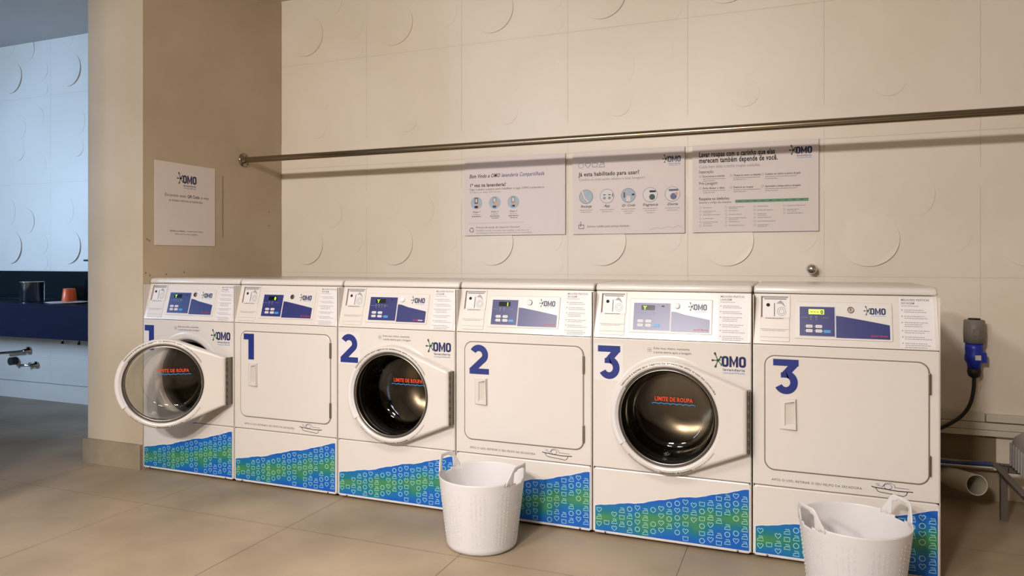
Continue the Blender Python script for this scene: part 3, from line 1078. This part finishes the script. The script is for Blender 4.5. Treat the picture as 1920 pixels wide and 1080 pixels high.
def poster(name, x0, x1, z0, z1, label, fn):
    root_mb = MB(); w_, h_ = x1 - x0, z1 - z0
    root_mb.box(x0, x1, WY - .0155, WY - .0135, z0, z1, M_PAPER)
    fn(root_mb, FW(x0, z0), w_, h_)
    return tag(root_mb.build(name), label, 'poster', 'information posters on the tiled wall')

def p1(mb, f, W, H):
    mb.text('Bem Vindo a OMO', .035, .385, .036, M_INK, f, .0004, .012, shear=.35, width=.225)
    mb.text('lavanderia Compartilhada', .268, .385, .036, M_NAVY, f, .0004, .006, shear=.35, width=.30)
    mb.text('1ª vez na lavanderia?', .038, .325, .032, M_INK, f, .0004, .02, width=.262)
    mb.text('Siga o passo a passo para habilitar o app OMO Lavanderia', .038, .302, .019, M_GREYD, f, .0004, width=.53)
    mb.text('Todos os dias, 24 horas.', .038, .284, .015, M_GREY, f, .0004, width=.23)
    for k in range(3):
        cx, cz = .088 + k * .133, .217
        mb.poly(circ(cx, cz, .042, 28), mat('pale_blue_print', (172, 188, 200), .6), f, .0004)
        mb.poly(rrect(cx - .014, cx + .012, cz - .005, cz + .036, .004), M_GREYD if k == 0 else M_GREY, f, .0007)
        mb.poly(rrect(cx - .008, cx + .006, cz + .004, cz + .028, .003), M_STICK, f, .0009)
        mb.poly(arc(cx + .008, cz - .012, .018, 180, 360, 10) if k != 1 else circ(cx + .012, cz - .008, .014, 12), mat('peach_print', (222, 170, 140), .6), f, .0008)
        mb.rect(cx - .014, cx + .010, cz - .034, cz - .020, M_BLUEP if k != 2 else M_LBLUE, f, .0008)
        mb.text('Etapa %d' % (k + 1), cx, .152, .018, M_GREYD, f, .0004, 0, 'CENTER', shear=.3)
        lines(mb, cx - .025, .138, .05, .006, M_GREY, f, .0004, k)
        lines(mb, cx - .034, .125, .068, .008, M_INK if k == 0 else M_GREYD, f, .0004, k + 4)
        if k: lines(mb, cx - .022, .112, .05, .007, M_GREYD, f, .0004, k + 9)
    mb.rect(.035, .43, .082, .0832, M_GREY, f, .0004)
    mb.ribbon(arc(.053, .036, .014, 20, 130, 8), .005, M_GREYD, f, .0004)
    mb.ribbon(arc(.053, .036, .014, 145, 250, 8), .005, M_GREYD, f, .0004)
    mb.ribbon(arc(.053, .036, .014, 265, 365, 8), .005, M_GREYD, f, .0004)
    mb.text('Precisa de ajuda do Suporte Técnico?', .085, .048, .017, M_GREYD, f, .0004, width=.315)
    mb.text('Também conta com para nos auxiliar a abertura de', .085, .028, .014, M_GREY, f, .0004, width=.38)
    mb.text('ou esclareça a administração do condomínio em sua unidade', .085, .012, .014, M_GREY, f, .0004, width=.40)
poster('information_poster', 1.536, 2.246, 1.412, 1.932, 'white welcome poster with three small pictures, leftmost of three above the dryer', p1)

def p2(mb, f, W, H):
    for k in range(4):
        cx = .055 + k * .045; cz = .435
        if k == 0: mb.ribbon(circ(cx, cz, .017, 20), .003, M_GREY, f, .0004, True)
        else: icon(mb, {1: 2, 2: 3, 3: 0}[k], cx, cz, .038, M_GREY, f, .0004)
    omo(mb, .60, .43, .036, f, .0004)
    mb.text('Já esta habilitado para usar?', .040, .366, .036, M_INK, f, .0004, .02, width=.385)
    mb.text('Confira as instruções abaixo e boa lavagem!', .040, .337, .021, M_GREY, f, .0004, width=.42)
    for k, t in enumerate(('Recarga', 'App', 'Qr Code', 'Fragrancia', 'Divirta')):
        cx, cz = .088 + k * .135, .236
        mb.poly(circ(cx, cz, .044, 30), mat('pale_blue_print', (172, 188, 200), .6) if k in (0, 2) else M_STICK, f, .0004)
        mb.ribbon(circ(cx, cz, .044, 30), .002, M_GREYD, f, .0005, True)
        if k == 0:
            mb.ribbon([(cx - .03, cz + .038), (cx - .012, cz - .012), (cx + .012, cz - .034)], .014, M_PAPER, f, .0007)
            mb.ribbon([(cx - .034, cz + .036), (cx - .016, cz - .012), (cx + .006, cz - .036)], .002, M_INK, f, .0008)
        elif k == 1:
            for s in (-1, 1):
                mb.poly(circ(cx + s * .016, cz - .012, .009, 12), M_GREY, f, .0007)
                mb.rect(cx + s * .016 - .008, cx + s * .016 + .008, cz + .006, cz + .011, M_INK, f, .0008)
            mb.rect(cx + .034, cx + .039, cz - .004, cz + .014, M_INK, f, .0008)
        elif k == 2:
            mb.rect(cx - .03, cx - .020, cz - .014, cz + .02, M_GREYD, f, .0007)
            mb.poly(arc(cx, cz - .014, .013, 180, 0, 10)[::-1], M_PAPER, f, .0008)
            mb.rect(cx - .013, cx + .013, cz - .036, cz - .014, M_PAPER, f, .0008)
            mb.rect(cx + .022, cx + .038, cz, cz + .010, M_INK, f, .0007)
        elif k == 3:
            mb.rect(cx - .004, cx + .034, cz + .014, cz + .026, M_INK, f, .0007)
            mb.poly(circ(cx + .012, cz - .014, .018, 14), M_GREEND, f, .0007)
        else:
            mb.rect(cx - .022, cx + .034, cz + .018, cz + .030, M_NAVY2, f, .0007)
            mb.poly(circ(cx + .006, cz - .014, .020, 14), M_NAVY, f, .0007)
            mb.poly(circ(cx + .024, cz + .002, .010, 12), mat('peach_print', (222, 170, 140), .6), f, .0008)
        mb.text(t, cx, .168, .023, M_INK, f, .0004, .01, 'CENTER', shear=.4, sx=.9)
        for q in range(2 + (k in (2, 3))): lines(mb, cx - .045 + .012 * q, .150 - q * .013, .09 - .024 * q, .006, M_GREY, f, .0004, k + q)
    mb.ribbon([(.040, .060), (.040, .035), (.074, .035), (.074, .058), (.05, .058)], .004, M_INK, f, .0004, True)
    mb.ribbon([(.052, .046), (.054, .08)], .003, M_INK, f, .0005)
    mb.text('Sorteio, crédito para serviço ilimitado', .095, .042, .020, M_GREYD, f, .0004, width=.27)
    mb.ribbon([(.49, .02), (.53, .035), (.56, .028), (.60, .04), (.63, .03), (.66, .045), (.69, .03)], .0015, M_GREY, f, .0004)
poster('information_poster', 2.296, 2.996, 1.411, 1.932, 'white how-to poster with five small round pictures, middle of three on the wall', p2)

def p3(mb, f, W, H):
    mb.text('Lavar roupas com o carinho que elas', .038, .448, .043, M_INK, f, .0004, .03, width=.425)
    mb.text('merecem também depende de você.', .038, .413, .043, M_INK, f, .0004, .03, width=.44)
    mb.text('Cuide bem delas e tenha roupas cuidadas.', .038, .381, .026, M_GREY, f, .0004, width=.345)
    omo(mb, .575, .440, .040, f, .0004)
    mb.text('Separação', .038, .352, .025, M_GREYD, f, .0004, .012, width=.083)
    mb.text('Pré-Lavagem', .038, .283, .025, M_GREYD, f, .0004, .012, width=.105)
    mb.text('Respeite os símbolos', .038, .191, .025, M_INK, f, .0004, .012, width=.172)
    mb.text('Entenda o código das etiquetas', .038, .172, .017, M_GREYD, f, .0004, width=.185)
    T = (('Entre brancas e coloridas', 'Cheque as cores e a etiqueta', 'Cuidado ao retirar a poeira da gola'), ('Evite deixar o tênis', 'Desvire as roupas', 'Aproveite o tempo para a secagem'))
    for r_ in range(2):
        for c in range(3):
            x = .060 + c * .175; z = .327 - r_ * .070
            mb.ribbon(circ(x - .014, z + .005, .006, 8), .0018, M_GREY, f, .0004, True)
            mb.text(T[r_][c], x, z, .016, M_INK, f, .0004, .012, width=(.125, .15, .19)[c] if (r_, c) != (1, 1) else .11)
            lines(mb, x, z - .012, .13 + .02 * c, .006, M_GREY, f, .0004, r_ * 3 + c); lines(mb, x, z - .023, .07, .006, M_GREY, f, .0004, r_ * 3 + c + 11)
    mb.rect(.245, .642, .171, .188, mat('green_bar_print', (96, 150, 116), .6), f, .0004)
    for k in range(9): mb.rect(.262 + k * .042, .280 + k * .042, .178, .181, M_GREEND, f, .0006)
    for c, (x, n_) in enumerate(((.058, 6), (.205, 6), (.365, 6), (.525, 3))):
        for r_ in range(n_):
            z = .145 - r_ * .0215
            mb.ribbon(rrect(x - .017, x - .007, z - .002, z + .007, .002, 1), .0014, M_GREY, f, .0004, True)
            lines(mb, x + .003, z, .05 + .012 * ((r_ * 7 + c * 3) % 5), .006, M_GREY, f, .0004, r_ + c * 6)
            if (r_ + c) % 3 == 1: lines(mb, x + .003, z - .009, .05, .005, M_GREY, f, .0004, r_ + c * 6 + 30)
poster('information_poster', 3.042, 3.737, 1.412, 1.932, 'white laundry-care poster with a green bar, rightmost of three on the wall', p3)

def side_notice():
    mb = MB()
    mb.box(.0004, .0024, .082, .568, 1.339, 1.857, M_PAPER)
    def f(a, b, n): return (.0026 + n, .082 + a, 1.339 + b)
    def poly_fix(): pass
    omo(mb, .215, .395, .052, f, .0002)
    mb.text('Escaneie este', .075, .306, .026, M_GREYD, f, .0002, width=.165)
    mb.text('QR Code', .252, .306, .026, M_INK, f, .0002, .02, width=.10)
    mb.text('e veja', .365, .306, .026, M_GREYD, f, .0002, width=.065)
    mb.text('a nossa vitrine e tutoriais', .243, .276, .024, M_GREYD, f, .0002, 0, 'CENTER', width=.27)
    mb.text('Dúvidas ou problemas', .115, .086, .016, M_GREYD, f, .0002, .01, width=.12)
    lines(mb, .250, .088, .13, .009, M_GREY, f, .0002)
    mb.text('Fale com a nossa equipe', .243, .068, .014, M_GREYD, f, .0002, 0, 'CENTER', width=.18)
    return mb.build('paper_notice')
tag(side_notice(), 'white paper notice with blue logo stuck on the beige partition side', 'notice')

# ------------------------------------------------------------------ hanging rail
r = empty('hanging_rail', (0, .84, 1.95))
tag(r, 'long steel hanging rail running above the machines from the partition', 'rail')
MB().tube([(.004 + .2 * k, 0, 0) for k in range(0, 33)] , .0205, M_STEELD, 24).build('rod', r)
MB().lathe([(.0005, .0002), (.048, .0002), (.048, .006), (.040, .012), (.026, .016), (.024, .030), (.0005, .030)], M_STEELD, axis='x', n=40).build('wall_flange', r)

# ------------------------------------------------------------------ valve on the wall
v = empty('wall_valve', (3.700, WY, 1.198))
tag(v, 'small round chrome valve on the tiled wall above the machines', 'valve')
MB().lathe([(.0005, 0), (.030, 0), (.030, -.006), (.020, -.012), (.012, -.014), (.012, -.045), (.0005, -.045)][::-1], M_CHROME, axis='y', n=32).build('wall_plate', v)
MB().lathe([(.0005, -.042), (.020, -.042), (.026, -.050), (.027, -.070), (.020, -.080), (.0005, -.083)], M_CHROME, axis='y', n=24).build('knob', v)

# ------------------------------------------------------------------ power plug and cable, right of the dryers
sck = empty('power_connector', (4.475, WY, .82))
tag(sck, 'grey and blue industrial plug hanging on the wall beside the last dryer', 'plug')
cx, cy = 0, -.075
mb = MB().lathe([(.0005, .120), (.040, .120), (.047, .116), (.049, .05), (.047, 0), (.0005, 0)], M_PLUGG, (0, cy, 0), 'z', 32)
mb.box(-.03, .03, cy + .02, -.001, .02, .10, M_PLUGG); mb.box(-.014, .014, cy - .053, cy - .04, .04, .075, M_PLUGG)
mb.lathe([(.0005, .1215), (.028, .1215), (.028, .127), (.0005, .127)], M_RUBD, (0, cy, 0), 'z', 20)
mb.build('socket', sck)
mb = MB().lathe([(.0005, .0), (.040, .0), (.042, -.03), (.040, -.055), (.043, -.065), (.043, -.09), (.034, -.105), (.030, -.13), (.0005, -.13)], M_PLUGB, (0, cy, 0), 'z', 32)
mb.box(.028, .052, cy - .02, cy + .02, -.10, -.05, M_PLUGB)
mb.add([(-.004, cy - .0435, -.085), (.022, cy - .0435, -.085), (.022, cy - .0435, -.060), (-.004, cy - .0435, -.060)], [(0, 1, 2, 3)], M_STICK)
mb.box(-.004, .022, cy - .0433, cy - .03, -.085, -.060, M_STICK)
mb.build('plug', sck)['label'] = 'blue plug body'
MB().lathe([(.0005, -.1305), (.030, -.1305), (.032, -.15), (.028, -.17), (.012, -.182), (.0005, -.182)], M_RUBD, (0, cy, 0), 'z', 24).build('cable_gland', sck)
pts = []
P0, P1_, P2_, P3 = Vector((0, cy, -.18)), Vector((0, cy, -.38)), Vector((-.06, cy, -.43)), Vector((-.36, cy + .02, -.55))
for k in range(25):
    t = k / 24
    pts.append(P0 * (1 - t) ** 3 + P1_ * 3 * t * (1 - t) ** 2 + P2_ * 3 * t * t * (1 - t) + P3 * t ** 3)
MB().tube(pts, .0095, M_RUBD, 12).build('cable', sck)

# cable ducts on the wall
mb = MB()
mb.plate(4.0, 4.535, .404, .452, WY - .001, WY - .022, M_DUCT, .004, .003)
mb.build('cable_duct')
tag(bpy.data.objects['cable_duct'], 'short upper piece of cream cable duct left of its longer neighbour, beside the dryer', 'cable duct', 'cable ducts on the wall')
mb = MB(); mb.plate(4.537, 6.5, .408, .446, WY - .001, WY - .035, M_DUCT, .004, .003)
tag(mb.build('cable_duct'), 'upper cream cable duct running to the right frame edge', 'cable duct', 'cable ducts on the wall')
mb = MB(); mb.plate(3.9, 6.5, .368, .402, WY - .001, WY - .045, M_DUCT, .003, .002); mb.plate(3.9, 6.5, .336, .366, WY - .001, WY - .048, M_DUCT, .003, .002)
tag(mb.build('cable_duct'), 'lower double cream cable duct with a dark joint line, full length', 'cable duct', 'cable ducts on the wall')
# low ledge, hose, thin cable, drain pipe
M_LEDGE = mat('dull_plaster', (150, 136, 112), .8)  # dull beige plaster, darker than the wall tiles
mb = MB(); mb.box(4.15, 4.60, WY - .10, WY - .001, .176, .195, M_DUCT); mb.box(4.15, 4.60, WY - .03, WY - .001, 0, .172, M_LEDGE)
mb.box(4.15, 4.585, WY - .008, WY - .0005, .196, .334, mat('recess_shade_beige', (128, 112, 88), .8))  # flat panel; shade of the recess between duct and ledge put into its colour
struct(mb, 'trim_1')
mb = MB().tube([(4.10 + .45 * k / 16, WY - .125, .207 + .005 * math.sin(k * .5)) for k in range(17)], .011, M_HOSE, 12)
tag(mb.build('water_hose'), 'blue hose lying along the low ledge beside the dryer', 'hose')
mb = MB().tube([(4.10 + .44 * k / 16, WY - .142, .199 - .003 * math.sin(PI * k / 16)) for k in range(17)], .0035, M_STICK, 8)
tag(mb.build('thin_cable'), 'thin white cable hanging under the blue hose', 'cable')
mb = MB()
a, b = Vector((4.345, WY - .035, .112)), Vector((4.432, .89, .160))
d = (b - a).normalized()
mb.tube([a, b], .050, M_PVC, 40, False)
mb.tube([b, b - d * .20], .0455, M_PVC, 40, False)
u = d.cross(Vector((0, 0, 1))).normalized(); v_ = d.cross(u)
ro = [b + (u * math.cos(2 * PI * k / 40) + v_ * math.sin(2 * PI * k / 40)) * .0499 for k in range(40)]
ri = [b + (u * math.cos(2 * PI * k / 40) + v_ * math.sin(2 * PI * k / 40)) * .0455 for k in range(40)]
mb.loft([ro, ri], M_PVC, False, False)
dk = [b - d * .2 + (u * math.cos(2 * PI * k / 40) + v_ * math.sin(2 * PI * k / 40)) * .0455 for k in range(40)]
mb.add(dk, [tuple(range(40))], M_DARK)
tag(mb.build('drain_pipe'), 'open end of a cream plastic drain pipe coming out under the ledge', 'pipe')

# stand and tank at the right edge
st = empty('metal_stand', (4.525, .645, 0))
tag(st, 'grey perforated angle-iron stand under the plastic tank at the right edge', 'stand')
M_ANG = mat('galvanised_angle', (112, 104, 100), .5, .4)
def bar(name, a, b, hz=.045, t=.004):
    mb = MB(); a, b = Vector(a), Vector(b)
    d = (b - a).normalized(); s = d.cross(Vector((0, 0, 1))).normalized()
    def sec(p): return [p + s * x + Vector((0, 0, z)) for x, z in ((0, 0), (t, 0), (t, hz - t), (.03, hz - t), (.03, hz), (0, hz))]
    mb.loft([sec(a), sec(b)], M_ANG)
    L = (b - a).length; n = int(L / .07)
    for k in range(n):
        c = a + d * (.035 + k * .07)
        for sg in (-.0006,):
            pts = [c + s * sg + d * (.009 * math.cos(2 * PI * q / 12)) + Vector((0, 0, hz * .5 + .005 * math.sin(2 * PI * q / 12))) for q in range(12)]
            mb.add(pts, [tuple(range(12))], M_DARK)
    return mb.build(name, st)
bar('side_rail', (.0, .28, .222), (.0, -.24, .222))
bar('side_rail', (.42, .28, .222), (.42, -.24, .222))
bar('cross_rail', (.005, .28, .222), (.41, .28, .222))
bar('cross_rail', (.005, -.236, .222), (.41, -.236, .222))
for lx, ly in ((.005, .24), (.40, .24), (.005, -.23), (.40, -.23)):
    MB().box(lx, lx + .028, ly, ly + .004, 0, .262, M_ANG).box(lx, lx + .004, ly + .0041, ly + .03, 0, .262, M_ANG).build('leg', st)
tk = empty('plastic_tank', (4.772, .645, .2675))
tag(tk, 'ribbed milky plastic tank half full, cut by the right frame edge', 'tank')
def tring(h, r_, ins):
    pts = rrect(-.215 + ins, .215 - ins, -.23 + ins, .245 - ins, r_, 10)
    return [(x, y, h) for x, y in pts]
mb = MB(); hs = [(0, .03), (.02, .0), (.06, 0), (.115, 0), (.150, .010), (.172, .030), (.185, .07), (.190, .12)]
mb.loft([tring(h, .07, i) for h, i in hs], M_TANK, True, True, True)
for k in range(9):
    y = -.17 + k * .043
    mb.tube([(-.217, y, .02), (-.217, y, .125)], .006, M_TANK, 8)
mb.build('tank_body', tk)
mb = MB(); mb.loft([tring(.01, .06, .035), tring(.02, .065, .006), tring(.095, .065, .006)], M_TANKW, True, True, True)
mb.build('water', tk)
mb = MB(); mb.tube([(-.11 + .045 * math.cos(t), -.02, .335 + .06 * math.sin(t)) for t in [R(-60 + 15 * k) for k in range(21)]], .008, M_PIPEW, 10)
mb.tube([(-.12, -.02, .18), (-.12, -.02, .275)], .012, M_RUBD, 14)
mb.build('looped_tube', tk)

# ------------------------------------------------------------------ left room: counter and small things
ct = empty('counter', (-.50, 1.22, .62))
tag(ct, 'dark navy stone counter with deep apron on the daylit wall at left', 'counter')
CX0 = -4.9
MB().box(CX0, .018, -.52, .0, .262, .280, M_COUNTER).build('worktop', ct)
MB().box(CX0, .018, -.519, -.495, .012, .2615, M_COUNTER).box(CX0, .018, -.494, 0, .20, .2615, M_COUNTER).build('apron', ct)
mb = MB().plate(-5.4, -.4825, .9015, 1.148, WY - .0135, WY - .019, M_BACKSPL, .002, .001)
tag(mb.build('glass_backsplash'), 'dark green glass strip on the wall above the navy counter', 'backsplash')
pt = empty('cooking_pot', (-2.31, .93, .9005))
tag(pt, 'shiny steel pot without lid standing on the dark counter', 'pot')
MB().lathe([(.0005, 0), (.082, 0), (.087, .006), (.087, .158), (.090, .162), (.090, .164), (.085, .162), (.084, .012), (.0005, .010)], M_POT, n=48).build('pot_body', pt)
mb = MB().lathe([(.0005, .0), (.055, .0), (.056, .004), (.044, .108), (.041, .113), (.0005, .114)], M_CUP, (-1.932, .976, .9005), 'z', 40)
tag(mb.build('cup'), 'orange plastic cup standing upside down on the dark counter', 'cup')
pl = MB().lathe([(.0005, .0), (.10, .0), (.15, .010), (.148, .012), (.098, .003), (.0005, .003)], M_STICK, (-1.80, .86, .9005), 'z', 40)
tag(pl.build('plate'), 'flat white plate lying on the counter beside the orange cup', 'plate')

def tap(name, x, z, label, mk):
    t = empty(name, (x, WY - .006, z)); tag(t, label, 'tap' if 'tap' in name else 'valve' if 'valve' in name else 'pipe')
    mk(t); return t
def mk_tap(t):
    MB().lathe([(.0005, 0), (.032, 0), (.032, -.008), (.016, -.014), (.014, -.05), (.0005, -.05)][::-1], M_CHROME, axis='y', n=24).build('wall_plate', t)
    MB().tube([(0, -.045, 0), (-.04, -.06, .003), (-.10, -.07, -.002), (-.115, -.07, -.02)], .012, M_CHROME, 12).build('spout', t)
    MB().tube([(-.01, -.045, .01), (-.01, -.045, .028)], .014, M_CHROME, 12).build('lever', t)
tap('wall_tap', -2.70, .309, 'chrome wall tap low on the daylit wall under the counter', mk_tap)
def mk_arm(t):
    MB().lathe([(.0005, 0), (.036, 0), (.036, -.008), (.018, -.016), (.016, -.05), (.0005, -.05)][::-1], M_CHROME, axis='y', n=24).build('wall_plate', t)
    MB().tube([(0, -.045, 0), (-.10, -.06, -.012), (-.30, -.08, -.03)], .012, M_CHROME, 12).build('pipe', t)
    MB().tube([(-.17, -.05, -.10), (-.17, -.001, -.10)], [.036, .036], M_RUBD, 20).build('drain_cap', t)
tap('sink_waste_pipe', -2.80, .432, 'chrome waste pipe with black drain stub at the left frame edge', mk_arm)
def mk_stop(t):
    MB().lathe([(.0005, 0), (.020, 0), (.020, -.006), (.010, -.010), (.010, -.045), (.0005, -.045)][::-1], M_CHROME, axis='y', n=20).build('wall_plate', t)
    MB().tube([(0, -.04, .03), (0, -.04, -.02), (0, -.04, -.04)], [.010, .012, .018], M_CHROME, 14).build('valve_body', t)
tap('stop_valve', -2.30, .560, 'small chrome stop valve under the counter, left one of the pair', mk_stop)
tap('stop_valve', -2.10, .560, 'small chrome stop valve under the counter, next to the partition', mk_stop)
hk = MB().tube([(-.05, 0, 0), (0, 0, 0)], .006, M_RUBD, 10)
o = hk.build('wall_peg', None, (-.459, .012, 1.245)); tag(o, 'tiny black peg on the partition edge above the counter', 'peg')
# long scrape and screw holes on the partition side
mb = MB()
def fs(a, b, n): return (.0003 + n, a, b)
mb.ribbon([(.640, 1.815), (.6415, 1.70), (.640, 1.55), (.642, 1.40)], .006, mat('scraped_paint', (134, 118, 92), .8), fs, 0.0001)
for a, b in ((.045, 1.365), (.03, 1.372), (1.10, 1.60), (1.10, 1.50), (.02, 1.17), (.05, 1.155), (.17, 1.16), (.31, 1.17)):
    mb.poly(circ(a, b, .006, 8), mat('scraped_paint', (134, 118, 92), .8), fs, 0.0001)
struct(mb, 'trim_2')
